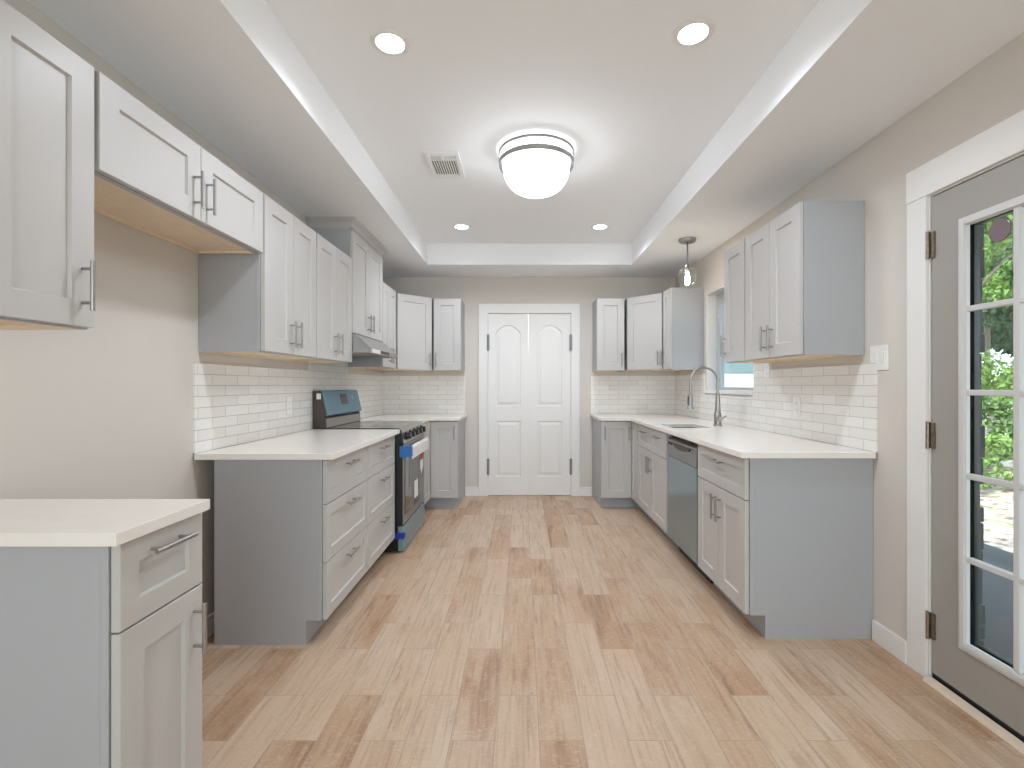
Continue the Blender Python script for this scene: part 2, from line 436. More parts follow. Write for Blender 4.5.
def base_cab(label, loc, rot, w, depth, fronts, back=0.0, name='base_cabinet', group=None, top=H_BASE, btop=None):
    t = thing(name, label, 'cabinet', (loc[0], loc[1], 0), rot, group)
    b = prism(BM(), [(back, 0), (depth-.076, 0), (depth-.076, TOE), (depth-.019, TOE), (depth-.019, btop or top), (back, btop or top)], -w/2+.001, w/2-.001, 'x')
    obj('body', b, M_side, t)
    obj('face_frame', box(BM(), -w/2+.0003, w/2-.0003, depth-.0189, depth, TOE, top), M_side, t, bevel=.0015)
    for f in fronts: front(t, f[0], f[1], f[2], f[3], f[4], depth, *f[5:])
    return t

def drawers3(w):
    x0, x1 = -w/2+.004, w/2-.004
    return [('drawer', x0, x1, .668, .874, 'h', 0, .82), ('drawer', x0, x1, .391, .664, 'h', 0, .61), ('drawer', x0, x1, .118, .387, 'h', 0, .338)]

RL, RR, RB = -PI/2, PI/2, PI
def yl(y0, y1): return (XL+.002, (y0+y1)/2)
def yr(y0, y1): return (XR-.002, (y0+y1)/2)
# near left: one drawer over one door
w = .29
base_cab('narrow grey base cabinet at the near left end with one drawer over a door', yl(1.076, 1.366), RL, w, .62,
         [('drawer', -w/2+.004, w/2-.004, .677, .874, 'h', 0, .835), ('door', -w/2+.004, w/2-.004, .118, .672, 'v', -w/2+.042, .563)])
w = .615
base_cab('three-drawer grey base cabinet beside the empty fridge gap', yl(2.28, 2.895), RL, w, .597, drawers3(w), back=.086, group='three-drawer base cabinets')
w = .615
base_cab('three-drawer grey base cabinet right against the range', yl(2.895, 3.51), RL, w, .597, drawers3(w), back=.086, group='three-drawer base cabinets')
# right run: local x = +Y
w = .635; dr = .60
base_cab('grey base cabinet at the open end of the right counter with wide drawer', yr(2.332, 2.967), RR, w, dr,
         [('drawer', -w/2+.004, w/2-.004, .675, .874, 'h', 0, .815), ('door', -w/2+.004, 0, .118, .670, 'v', -.03, .56), ('door', 0, w/2-.004, .118, .670, 'v', .03, .56)])
w = .9; 
base_cab('grey sink base cabinet between the dishwasher and the corner', yr(3.604, 4.504), RR, w, dr,
         [('drawer', -w/2+.004, 0, .675, .874, 'h', -w/4, .815), ('drawer', 0, w/2-.004, .675, .874, 'h', w/4, .815),
          ('door', -w/2+.004, 0, .118, .670, 'v', -.03, .56), ('door', 0, w/2-.004, .118, .670, 'v', .03, .56)], name='sink_base_cabinet', btop=.665)

def corner_base(label, side):
    """L-shaped corner unit; side -1 left, +1 right; built with world-aligned axes around its corner"""
    cx = XL+.002 if side < 0 else XR-.002
    t = thing('corner_base_cabinet', label, 'cabinet', (cx, YB-.002, 0))
    s = -side                               # direction from the corner into the room along x
    F = .62 if side < 0 else .602           # depth of the side run frame
    E = .913 if side < 0 else .924           # reach along the back wall
    N = 1.05 if side < 0 else .835           # reach along the side wall
    Dp = .573
    def L(f, e, n, d): return [(0, 0), (0, -n), (s*f, -n), (s*f, -d), (s*e, -d), (s*e, 0)]
    b = BM(); prism(b, L(F, E, N, Dp), TOE, H_BASE); prism(b, L(F-.07, E-.002, N, Dp-.07), 0, TOE)
    obj('body', b, M_side, t)
    # door facing the camera
    xa, xb = sorted((s*(F+.024), s*(E-.004)))
    bm = shaker(BM(), xa, xb, .118, .874, 0)
    bm.transform(Matrix.Translation((0, -Dp-.002, 0)) @ Matrix.Scale(-1, 4, (0, 1, 0)))
    d = obj('door', bm, M_cab, t)
    hb = BM(); hx = xb-.03 if side < 0 else xa+.03; hy = -Dp-.022
    tube(hb, [(hx, hy-.03, .69), (hx, hy-.03, .83)], .006)
    for z in (.71, .81): tube(hb, [(hx, hy+.004, z), (hx, hy-.03, z)], .0045, 8)
    obj('handle', hb, M_steel, d)
    # door facing across the room
    bm = shaker(BM(), -N+.004, -Dp-.024, .118, .874, 0)
    bm.transform(Matrix(((0, s, 0, s*(F+.002)), (1, 0, 0, 0), (0, 0, 1, 0), (0, 0, 0, 1))))
    d = obj('door', bm, M_cab, t)
    if side > 0:
        hb = BM(); hx = s*(F+.022); hy = -Dp-.055
        tube(hb, [(hx+s*.03, hy, .69), (hx+s*.03, hy, .83)], .006)
        for z in (.71, .81): tube(hb, [(hx-s*.004, hy, z), (hx+s*.03, hy, z)], .0045, 8)
        obj('handle', hb, M_steel, d)
    return t
corner_base('grey corner base cabinet between the range and the double door', -1)
corner_base('grey corner base cabinet right of the double door', 1)

# wall cabinets
U0, U1 = 1.395, 2.155
def wood_bottom(t, poly, z):
    b = BM(); prism(b, poly, z+.012, z+.016)
    n = len(poly); cx = sum(p[0] for p in poly)/n; cy = sum(p[1] for p in poly)/n
    obj('bottom_panel', b, M_maple, t, label='raw maple underside')

def upper(label, loc, rot, w, depth, z0, z1, doors, name='wall_cabinet', group=None, frame_top=0):
    t = thing(name, label, 'cabinet', (loc[0], loc[1], z0), rot, group)
    h = z1-z0; hw = w/2
    b = BM(); box(b, -hw+.001, hw-.001, 0, depth-.019, .014, h)
    box(b, -hw+.001, -hw+.004, 0, depth-.019, 0, .014); box(b, hw-.004, hw-.001, 0, depth-.019, 0, .014)
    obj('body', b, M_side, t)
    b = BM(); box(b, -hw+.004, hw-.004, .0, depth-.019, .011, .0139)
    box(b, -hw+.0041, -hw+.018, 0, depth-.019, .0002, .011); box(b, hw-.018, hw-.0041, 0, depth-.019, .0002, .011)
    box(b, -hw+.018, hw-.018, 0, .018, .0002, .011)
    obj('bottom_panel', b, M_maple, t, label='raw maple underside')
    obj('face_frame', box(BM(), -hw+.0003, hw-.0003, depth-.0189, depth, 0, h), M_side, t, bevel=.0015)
    for (x0, x1, hx, hz) in doors:
        d0, d1 = .004, h-.004-frame_top
        f = obj('door', shaker(BM(), x0+.0015, x1-.0015, d0, d1, depth+.0025), M_cab, t)
        if hx is not None: handle(f, 'v', hx, hz, depth+.0225)
    return t
def pair(w, hz): return [(-w/2+.003, 0, -.036, hz), (0, w/2-.003, .036, hz)]
dl = .293
w = .305
upper('tall grey wall cabinet at the near left above the narrow base cabinet', yl(1.084, 1.389), RL, w, dl, U0, U1, [(-w/2+.003, w/2-.003, -w/2+.044, .118)])
w = .895
upper('short wide grey wall cabinet over the empty fridge gap', yl(1.396, 2.291), RL, w, dl, 1.86, U1, pair(w, .11), name='over_fridge_cabinet')
w = .585
upper('two-door grey wall cabinet next to the over-fridge cabinet', yl(2.297, 2.882), RL, w, dl, U0, U1, pair(w, .11), group='two-door wall cabinets')
w = .6
upper('two-door grey wall cabinet just before the range hood', yl(2.885, 3.485), RL, w, dl, U0, U1, pair(w, .11), group='two-door wall cabinets')
w = .76
hood_cab = upper('tall grey wall cabinet with crown moulding above the range hood', yl(3.489, 4.249), RL, w, dl, 1.615, 2.39, pair(w, .11), frame_top=.025)
# crown moulding swept round three sides, local x = -Y, y = +X
prof = [(.0, -.0), (.006, .0), (.009, .008), (.015, .012), (.024, .03), (.042, .044), (.05, .05), (.056, .052), (.06, .058), (.06, .063), (.0, .063)]
zc0 = ZC-.064-1.615; bm = BM(); hw = w/2; rings = []
for px, py, sx, sy in ((hw, .0, 1, 0), (hw, dl+.002, 1, 1), (-hw, dl+.002, -1, 1), (-hw, .0, -1, 0)):
    rings.append([bm.verts.new((px+sx*o, py+sy*o, zc0+z)) for o, z in prof])
for a, c in zip(rings, rings[1:]):
    for i in range(len(prof)): bm.faces.new((a[i], a[(i+1) % len(prof)], c[(i+1) % len(prof)], c[i]))
bm.faces.new(rings[0]); bm.faces.new(rings[-1][::-1])
obj('crown_moulding', bm, M_cab, hood_cab)
w = .452
upper('two-door grey wall cabinet between the hood and the left corner', yl(4.252, 4.704), RL, w, dl, U0, U1, pair(w, .11), group='two-door wall cabinets')
# back wall uppers: local x = -X
w = .292
upper('single-door grey wall cabinet on the end wall left of the double door', (-.929+w/2, YB-.002), RB, w, .301, U0-.012, U1-.012, [(-w/2+.003, w/2-.003, w/2-.035, .115)], group='single-door end wall cabinets')
upper('single-door grey wall cabinet on the end wall right of the double door', (.783+w/2, YB-.002), RB, w, .301, U0-.012, U1-.012, [(-w/2+.003, w/2-.003, -w/2+.035, .115)], group='single-door end wall cabinets')
# right uppers: local x = +Y
dru = .30
w = .592
upper('two-door grey wall cabinet above the open end of the right counter', yr(2.392, 2.984), RR, w, dru, U0-.01, U1-.002, pair(w, .11), group='two-door wall cabinets')
w = .31
upper('single-door grey wall cabinet beside the sink window', yr(2.987, 3.297), RR, w, dru, U0-.01, U1-.002, [(-w/2+.003, w/2-.003, w/2-.033, .115)])
w = .209
upper('slim grey wall cabinet near the pendant light and window', yr(4.497, 4.706), RR, w, dru, U0-.012, U1-.006, [(-w/2+.003, w/2-.003, w/2-.035, .115)], name='slim_wall_cabinet')

def diag_upper(label, side):
    cx = XL+.002 if side < 0 else XR-.002; s = -side; cy = YB-.002
    reach = .60; d1 = .293 if side < 0 else .302; d2 = .301
    pa = Vector((cx+s*d1, YB-.61+.001)); pb = Vector((cx+s*(reach+.002), cy-d2))
    mid = (pa+pb)/2; dirv = (pb-pa).normalized()
    n = Vector((s, -1)).normalized()
    rot = math.atan2(-n.x, n.y)
    z0 = U0-.008; h = U1-U0
    t = thing('diagonal_wall_cabinet', label, 'cabinet', (mid.x, mid.y, z0), rot)
    R = Matrix.Rotation(-rot, 2)
    def loc(p): return tuple(R @ (Vector(p)-mid))
    poly = [loc(p) for p in ((cx, cy), (cx, YB-.609), (pa.x, pa.y), (pb.x, pb.y), (pb.x, cy))]
    obj('body', prism(BM(), poly, .014, h), M_side, t)
    c = (sum(p[0] for p in poly)/5, sum(p[1] for p in poly)/5)
    obj('bottom_panel', prism(BM(), [(c[0]+(p[0]-c[0])*.985, c[1]+(p[1]-c[1])*.985) for p in poly], 0, .0139), M_maple, t, label='raw maple underside')
    L = (pb-pa).length; w = L-.032
    f = obj('door', shaker(BM(), -w/2, w/2, .004, h-.004, .0025), M_cab, t)
    handle(f, 'v', -w/2+.033 if side < 0 else -w/2+.033, .115, .0225)
    return t
diag_upper('diagonal grey wall cabinet in the corner beyond the range', -1)
diag_upper('diagonal grey wall cabinet in the corner beyond the sink', 1)

# ------------------------------------------------------------------ countertops
CT0, CT1 = .8825, .912
def arc(cx, cy, r, a0, a1, n=8): return [(cx+r*math.cos(math.radians(a0+(a1-a0)*i/n)), cy+r*math.sin(math.radians(a0+(a1-a0)*i/n))) for i in range(n+1)]
tag(obj('countertop', prism(BM(), [(XL+.001, 1.045), (-.884, 1.045), (-.884, 1.362), (XL+.001, 1.362)], CT0, CT1), M_quartz, bevel=.002),
    'short white quartz countertop on the narrow near left cabinet', 'countertop')
tag(obj('countertop', prism(BM(), [(XL+.010, 2.255), (-.891, 2.255), (-.891, 3.500), (XL+.010, 3.500)], CT0, CT1), M_quartz, bevel=.002),
    'white quartz countertop over the three-drawer cabinets left of the range', 'countertop')
poly = [(XL+.010, YB-.010), (XL+.010, 4.288), (-.905, 4.288), (-.905, 4.722)]+arc(-.61-.1, 4.722+.1, .1, -90, 0)+[(-.61, YB-.010)]
tag(obj('countertop', prism(BM(), poly, CT0, CT1), M_quartz, bevel=.002), 'white quartz corner countertop between the range and the double door', 'countertop')
SX0, SX1, SY0, SY1 = 1.14, 1.44, 3.615, 3.99     # sink cut-out
b = BM(); XF, XW = 1.055, XR-.010
outer = [(XW, YB-.010), (.757, YB-.010)]+arc(.757+.1, 4.722+.1, .1, 180, 270)+[(XF-.02, 4.722), (XF, 4.702), (XF, 2.303), (XW, 2.303)]
hole = [(SX0, SY0), (SX1, SY0), (SX1, SY1), (SX0, SY1)]
rows = []
for z in (CT0, CT1):
    o = [b.verts.new((x, y, z)) for x, y in outer]; hh = [b.verts.new((x, y, z)) for x, y in hole]
    E = [b.edges.new((v[i], v[(i+1) % len(v)])) for v in (o, hh) for i in range(len(v))]
    bmesh.ops.triangle_fill(b, edges=E, use_beauty=True, normal=(0, 0, 1)); rows.append((o, hh))
for k in (0, 1):
    A, B_ = rows[0][k], rows[1][k]
    for i in range(len(A)): b.faces.new((A[i], A[(i+1) % len(A)], B_[(i+1) % len(A)], B_[i]))
tag(obj('countertop', b, M_quartz, bevel=.002), 'long white quartz countertop with the sink on the right side', 'countertop')

# ------------------------------------------------------------------ sink and faucet
M_sink = mat('dark_sink_steel', (.16, .15, .14, 1), .45, .8)
t = thing('sink', 'undermount stainless sink in the right counter under the window', 'sink', ((SX0+SX1)/2, (SY0+SY1)/2, CT0-.2))
hx, hy = (SX1-SX0)/2+.01, (SY1-SY0)/2+.01; b = BM(); tk = .003
box(b, -hx, hx, -hy, hy, 0, tk); box(b, -hx, -hx+tk, -hy, hy, tk, .199); box(b, hx-tk, hx, -hy, hy, tk, .199)
box(b, -hx+tk, hx-tk, -hy, -hy+tk, tk, .199); box(b, -hx+tk, hx-tk, hy-tk, hy, tk, .199)
obj('basin', b, M_sink, t)
obj('drain', lathe(BM(), [(0, .006), (.035, .006), (.045, .0035), (.045, .003)], seg=24), M_steel, t, smooth=True)
t = thing('faucet', 'tall brushed nickel gooseneck pull-down faucet behind the sink', 'faucet', (1.545, 3.79, CT1))
b = lathe(BM(), [(0, 0), (.034, 0), (.034, .006), (.028, .01), (.028, .10), (.024, .106), (.022, .12), (.018, .2), (.014, .26), (0, .26)], seg=24)
o = obj('column', b, M_steel, t); smooth_by_angle(o)
pts = [(0, 0, .23), (0, 0, .34)]+[(-.108+.108*math.cos(a), 0, .352+.108*math.sin(a)) for a in [PI*i/16 for i in range(17)]]+[(-.216, 0, .30), (-.216, 0, .245)]
o = obj('spout', tube(BM(), pts, .0095), M_steel, t); smooth_by_angle(o)
b = lathe(BM(), [(0, .26), (.012, .26), (.016, .25), (.018, .2), (.019, .155), (.028, .145), (.028, .135), (0, .135)], c=(-.216, 0, 0), seg=20)
hd = obj('spray_head', b, M_steel, t); smooth_by_angle(hd)
obj('spray_button', box(BM(), -.237, -.232, -.007, .007, .165, .235), M_black, hd)
b = tube(BM(), [(0, -.02, .055), (0, -.05, .055)], .019, 14); tube(b, [(.0, -.04, .055), (.02, -.05, .068), (.042, -.055, .082)], [.009, .008, .006], 10)
o = obj('lever', b, M_steel, t); smooth_by_angle(o)

# ------------------------------------------------------------------ dishwasher, local x = +Y, y = -X
M_dwsteel = mat('dark_brushed_steel', (.30, .29, .28, 1), .3, 1, bump=.02, bscale=240, stretch=(.05, 1, 1))
t = thing('dishwasher', 'stainless dishwasher in pale blue film between grey base cabinets', 'dishwasher', (XR-.002, 3.286, 0), RR)
hw = .308; fx0, fx1 = -.294, .304           # dark slots stay open beside and above the front
b = BM(); box(b, -hw, hw, .03, .575, .1, .868); box(b, -hw+.01, hw-.01, .05, .53, 0, .1); obj('tub', b, M_black, t)
obj('door', box(BM(), fx0, fx1, .5755, .618, .115, .712), M_dwfilm, t, bevel=.004, label='door still covered in pale blue film')
pn = obj('control_panel', prism(BM(), [(.5755, .715), (.622, .715), (.618, .835), (.60, .846), (.5755, .846)], fx0, fx1, 'x'), M_dwsteel, t, bevel=.003)
b = BM(); prism(b, [(-.20, .822), (-.17, .80), (-.06, .787), (.06, .787), (.14, .80), (.16, .822)], .612, .6262, 'y'); obj('pocket_handle', b, M_black, pn)
obj('toe_panel', box(BM(), -hw, hw, .52, .535, .012, .108), M_black, t)
b = BM()
for k in range(3): prism(b, [(.19+.03*k, .800), (.208+.03*k, .800), (.208+.03*k, .818), (.19+.03*k, .818)], .615, .6245, 'y')
obj('button', b, M_black, pn)

# ------------------------------------------------------------------ range, local x = -Y, y = +X
t = thing('range', 'black electric range in blue film between the left countertops', 'range', (XL+.012, 3.90, 0), RL)
hw = .377
b = BM(); box(b, -hw, hw, .01, .625, .012, .9)
for sx in (-1, 1):
    for y in (.08, .56): tube(b, [(sx*.33, y, 0), (sx*.33, y, .035)], .018, 10)
obj('body', b, M_black, t)
b = box(BM(), -hw, hw, .005, .628, .901, .917); ck = obj('cooktop', b, M_blackgl, t, bevel=.003)
M_burn = mat('grey_burner_mark', (.12, .12, .12, 1), .3)
for (x, y, r) in ((-.18, .2, .08), (.18, .2, .1), (-.18, .46, .105), (.18, .46, .08)):
    obj('burner_ring', lathe(BM(), [(r, .9172), (r, .9176), (r-.004, .9176), (r-.004, .9172)], (x, y, 0), 40, True), M_burn, ck)
CPP = [(.625, .905), (.625, .80), (.668, .80), (.652, .90), (.635, .917), (.628, .917)]
cp = obj('control_panel', prism(BM(), CPP, -hw+.005, hw-.005, 'x'), M_stain, t, bevel=.002)
for sx in (-1, 1): obj('end_cap', prism(BM(), CPP, *sorted((sx*(hw-.0049), sx*hw)), 'x'), M_black, cp)
for k in range(5):
    x = -.27+.135*k
    kb = BM(); tube(kb, [(x, .655, .85), (x, .668, .851), (x, .672, .851), (x, .70, .854)], [.034, .034, .026, .023], 18)
    o = obj('knob', kb, M_black, cp); smooth_by_angle(o)
M_blue2 = mat('light_blue_protective_film', srgb(118, 148, 160), .22, .2, var=.05, vscale=6, spec=.6)
# oven door
b = box(BM(), -hw+.002, hw-.002, .627, .6615, .205, .795); od = obj('oven_door', b, M_black, t)
obj('door_face', box(BM(), -hw+.002, hw-.002, .662, .667, .205, .795), M_dull, od, bevel=.0015)
obj('oven_window', box(BM(), -hw+.045, hw-.045, .66, .6705, .27, .725), M_blackgl, od)
b = tube(BM(), [(-.33, .70, .757), (.33, .70, .757)], .013, 14)
for x in (-.29, .29): tube(b, [(x, .66, .757), (x, .70, .757)], .009, 10)
oh = obj('handle', b, M_steel, od); smooth_by_angle(oh)
b = BM(); tube(b, [(-.31, .70, .757), (.317, .70, .757)], .019, 14)
box(b, -.31, .317, .7165, .7185, .68, .757)
obj('handle_wrap', b, mat('printed_white_wrap', srgb(226, 222, 220), .4, var=.18, vscale=30), od, label='white printed film wrapped round the handle')
b = box(BM(), .318, .381, .64, .722, .705, .785)
obj('tape', b, M_tape, od, label='blue tape on the handle end')
obj('energy_label', prism(BM(), [(-.30, .60), (-.19, .60), (-.19, .53), (-.245, .47), (-.30, .53)], .67, .6715, 'y'), M_paper, od)
obj('warning_sticker', prism(BM(), [(-.31, .595), (-.18, .595), (-.18, .655), (-.205, .68), (-.285, .68), (-.31, .655)], .6705, .6725, 'y'), M_red, od, label='red sticker on the oven glass')
obj('manual_sheet', box(BM(), -.10, .03, .67, .6715, .32, .46), M_paper, od, label='white sheet taped low on the oven glass')
b = box(BM(), -hw+.003, hw-.003, .627, .67, .014, .196); dw = obj('storage_drawer', b, M_blue2, t, bevel=.004, label='storage drawer covered in blue film')
b = prism(BM(), [(.56, .1), (.6715, .105), (.6715, .15), (.56, .145)], hw-.05, hw+.0015, 'x')
obj('tape', b, mat('dark_blue_tape', srgb(30, 52, 150), .6, var=.2, vscale=60), dw, label='dark blue tape on the drawer edge')
# backguard
bgd = obj('backguard', prism(BM(), [(.003, .917), (.10, .917), (.097, .985), (.085, 1.0), (.106, 1.012), (.068, 1.185), (.05, 1.192), (.003, 1.192)], -hw, hw, 'x'), M_brown, t, bevel=.003)
sl = Vector((0, .068-.106, 1.185-1.012)).normalized()
b = prism(BM(), [(.095, 1.0), (.109, 1.009), (.111, 1.014), (.0715, 1.187), (.05, 1.196), (.046, 1.194), (.066, 1.185), (.100, 1.012)], -hw+.002, hw-.002, 'x')
bp = obj('backguard_panel', b, M_blue, bgd, bevel=.002, label='control panel of the backguard in blue film')
def on_slant(s, off): return (.111+(.0715-.111)*s+off*.975, 1.014+(1.187-1.014)*s+off*.223)
def slant_box(x0, x1, s0, s1, off):
    a = on_slant(s0, 0); c = on_slant(s1, 0); d = on_slant(s1, off); e = on_slant(s0, off)
    return prism(BM(), [a, c, d, e], x0, x1, 'x')
obj('display', slant_box(-.075, .055, .38, .86, .003), M_blackgl, bp)
obj('logo_badge', slant_box(-.225, -.2, .62, .76, .002), M_stain, bp)
obj('riser', prism(BM(), [(.098, .92), (.1035, .92), (.1005, .985), (.095, .985)], -hw+.015, hw-.01, 'x'), M_dull, bgd)
b = box(BM(), hw, hw+.0015, .03, .062, 1.13, 1.172); obj('label', b, M_paper, bgd)

# ------------------------------------------------------------------ range hood, local x = -Y, y = +X
t = thing('range_hood', 'stainless under-cabinet range hood above the range', 'hood', (XL+.010, 3.869, 1.472), RL)
hw = .379; yf = .313; yo = .435
b = BM(); tk = .003
P = [(0, 0), (yo, 0), (yo, .035), (yf, .14), (0, .14)]
for sx in (-hw, hw-tk): prism(b, P, sx, sx+tk, 'x')
prism(b, [(0, .137), (yf, .137), (yf, .14), (0, .14)], -hw, hw, 'x')
prism(b, [(yf, .137), (yo-tk, .033), (yo, .035), (yf, .14)], -hw, hw, 'x')
prism(b, [(yo-tk, 0), (yo, 0), (yo, .035), (yo-tk, .035)], -hw, hw, 'x')
prism(b, [(0, 0), (tk, 0), (tk, .137), (0, .137)], -hw, hw, 'x')
obj('shell', b, M_stain, t)
b = BM(); box(b, -hw+tk, hw-tk, tk, yo-tk, .014, .018); obj('filter', b, M_dull, t)
obj('switch_panel', box(BM(), -.12, .12, yo-.001, yo+.003, .008, .03), M_black, t)
obj('sticker', box(BM(), .12, .33, yo-.0005, yo+.0012, .004, .032), M_paper, t)

# ------------------------------------------------------------------ ceiling fittings
def recessed(label, x, y):
    t = thing('recessed_light', label, 'ceiling light', (x, y, ZT), group='recessed ceiling lights')
    o = obj('trim_ring', lathe(BM(), [(.056, -.001), (.058, -.005), (.076, -.004), (.082, 0), (.056, 0)], seg=48, closed=True), M_white, t); smooth_by_angle(o)
    obj('lens', lathe(BM(), [(0, -.004), (.056, -.004), (.056, -.0005), (0, -.0005)], seg=48), M_lens, t)
    return t
def recessed_lamp(x, y):
    d = bpy.data.lights.new('downlight', 'SPOT'); d.energy = SPOT_E; d.color = (.91, .98, 1.08); d.spot_size = math.radians(156); d.spot_blend = .75; d.shadow_soft_size = .055
    o = bpy.data.objects.new('downlight', d); COL.objects.link(o); o.location = (x, y, ZT-.065)
for x, y in ((-.545, 1.985), (.688, 1.93), (-.54, 4.287), (.697, 4.287)): recessed_lamp(x, y)
r0 = recessed('near left recessed ceiling light on the vent side of the tray', -.545, 1.985)
copy_tree(r0, (.688, 1.93, ZT), 'near right recessed ceiling light on the glazed door side of the tray')
copy_tree(r0, (-.54, 4.287, ZT), 'far left recessed ceiling light at the tray end on the range side')
copy_tree(r0, (.697, 4.287, ZT), 'far right recessed ceiling light at the tray end near the pendant')

t = thing('flush_ceiling_light', 'large round flush ceiling light with two nickel rings and white bowl', 'ceiling light', (.086, 2.89, ZT))
R = .226
obj('mounting_plate', lathe(BM(), [(0, -.018), (.17, -.018), (.18, 0), (0, 0)], seg=48), M_white, t)
def ring(r0, r1, z0, z1): return lathe(BM(), [(r0, z0), (r1, z0), (r1, z1), (r0, z1)], seg=64, closed=True)
o = obj('upper_ring', ring(R-.006, R+.001, -.034, -.018), M_dull, t); smooth_by_angle(o)
o = obj('lower_ring', ring(R-.026, R-.002, -.102, -.072), M_dull, t); smooth_by_angle(o)
for k in range(4):
    a = PI/2*k+PI/2; x, y = (R-.003)*math.cos(a), (R-.003)*math.sin(a)
    obj('strut', tube(BM(), [(x, y, -.074), (x, y, -.032)], .003, 8), M_dull, t)
o = obj('drum', lathe(BM(), [(.17, -.018), (.198, -.019), (.199, -.098), (.17, -.098)], seg=64, closed=True), M_drum, t); smooth_by_angle(o)
prof = [(0, -.096), (.1995, -.0985)]+[(.1995*math.cos(a)**.75, -.10-.165*math.sin(a)**.9) for a in [PI/2*i/18 for i in range(1, 18)]]+[(0, -.265)]
obj('glass_bowl', lathe(BM(), prof, seg=64), M_dome, t, smooth=True)

t = thing('ceiling_vent', 'white slatted air vent in the tray ceiling beside the flush light', 'vent', (-.49, 3.085, ZT))
hx, hy = .104, .178; b = BM()
o_ = [(-hx, -hy), (hx, -hy), (hx, hy), (-hx, hy)]; 
box(b, -hx, -hx+.026, -hy, hy, -.012, 0); box(b, hx-.026, hx, -hy, hy, -.012, 0)
box(b, -hx+.026, hx-.026, -hy, -hy+.035, -.012, 0); box(b, -hx+.026, hx-.026, hy-.05, hy, -.012, 0); box(b, -hx+.026, hx-.026, -hy+.082, -hy+.1, -.012, 0)
box(b, -.012, .012, -hy+.035, -hy+.082, -.012, 0)
obj('frame', b, M_white, t, bevel=.002)
obj('duct_shade_sheet', box(BM(), -hx+.026, hx-.026, -hy+.035, hy-.05, -.0015, -.0005), M_dark, t)  # flat dark sheet painted for the shade behind the slats
b = BM()
for k in range(10):
    x = -hx+.035+k*.0152; prism(b, [(x, -.011), (x+.002, -.011), (x+.007, -.002), (x+.005, -.002)], -hy+.1, hy-.05, 'y')
for k in range(3):
    y = -hy+.04+k*.014; box(b, -hx+.026, -.012, y, y+.006, -.009, -.003); box(b, .012, hx-.026, y, y+.006, -.009, -.003)
obj('slat', b, M_white, t)

t = thing('pendant_light', 'small clear glass pendant on a rod near the sink window', 'pendant light', (1.365, 3.96, ZC))
o = obj('canopy', lathe(BM(), [(0, -.028), (.055, -.028), (.066, -.022), (.069, -.004), (.069, 0), (0, 0)], seg=36), M_dull, t); smooth_by_angle(o)
obj('rod', tube(BM(), [(0, 0, -.02), (0, 0, -.235)], .006, 12), M_steel, t, smooth=True)
sk = obj('socket', lathe(BM(), [(0, -.20), (.012, -.2), (.02, -.22), (.022, -.28), (0, -.28)], seg=24), M_dull, t); smooth_by_angle(sk)
pf = [(.02, -.235), (.045, -.24), (.064, -.252), (.073, -.275), (.073, -.30), (.066, -.35), (.058, -.405)]
pf2 = pf+[(r-.003, z) for r, z in pf[::-1]]
obj('glass_shade', lathe(BM(), pf2, seg=40, closed=True), M_clear, t, smooth=True)
obj('bulb', lathe(BM(), [(.012, -.28), (.013, -.29), (.018, -.31), (.019, -.345), (.014, -.372), (0, -.38)], seg=24), M_bulb, t, smooth=True)

# ------------------------------------------------------------------ switches and outlets
def plate(name, label, x, y, z, w, h, rot, kind, cat, group=None):
    t = thing(name, label, cat, (x, y, z), rot, group)     # local y points into the room
    obj('cover_plate', box(BM(), -w/2, w/2, 0, .006, -h/2, h/2), M_white, t, bevel=.002)
    if kind == 'switch':
        n = 2
        for k in range(n):
            cx = (k-.5)*.046
            obj('rocker', prism(BM(), [(.004, -.033), (.0075, -.033), (.0105, .033), (.004, .033)], cx-.0165, cx+.0165, 'x'), M_white, t, bevel=.001)
    else:
        b = BM()
        for dz in (-.02, .02):
            prism(b, [(-.014, dz-.012), (.014, dz-.012), (.0165, dz), (.014, dz+.012), (-.014, dz+.012), (-.0165, dz)], .004, .0075, 'y')
        o = obj('receptacle', b, M_white, t)
        b = BM()
        for dz in (-.02, .02):
            for dx in (-.006, .006): box(b, dx-.001, dx+.001, .0065, .0078, dz-.002, dz+.006)
        obj('slot', b, M_dark, o)
    return t
plate('light_switch', 'white double rocker switch on the wall above the right counter end', XR, 2.293, 1.365, .115, .12, RR, 'switch', 'light switch')
plate('outlet', 'white outlet on the right backsplash nearest the open counter end', XR-.009, 2.965, 1.10, .072, .116, RR, 'outlet', 'outlet', 'backsplash outlets')
plate('outlet', 'white outlet under the wall cabinet right beside the sink window', XR-.009, 3.325, 1.335, .072, .1, RR, 'outlet', 'outlet', 'backsplash outlets')
plate('outlet', 'white outlet on the left backsplash just before the range', XL+.009, 3.17, 1.10, .072, .116, RL, 'outlet', 'outlet', 'backsplash outlets')

# ------------------------------------------------------------------ sink window
M_winf = mat('pale_blue_grey_vinyl', srgb(178, 184, 188), .4)
t = thing('window_1', 'white framed sink window between the right wall cabinets', 'window', (XR, (WY0+WY1)/2, WZ0), 0, kind='structure')
hw = (WY1-WY0)/2; h = WZ1-WZ0; b = BM()
box(b, .0005, .139, -hw+.0005, -hw+.012, .0005, h-.0005); box(b, .0005, .139, hw-.012, hw-.0005, .0005, h-.0005)
box(b, .0005, .139, -hw+.012, hw-.012, h-.012, h-.0005); box(b, .0005, .139, -hw+.012, hw-.012, .0005, .012)
obj('jamb', b, M_trim, t)
b = BM(); f = .08
for (a, c) in ((-hw+.012, -hw+.012+f), (hw-.012-f, hw-.012)): box(b, .085, .13, a, c, .012, h-.012)
box(b, .085, .13, -hw+.012+f, hw-.012-f, .012, .037); box(b, .085, .13, -hw+.012+f, hw-.012-f, h-.012-f, h-.012)
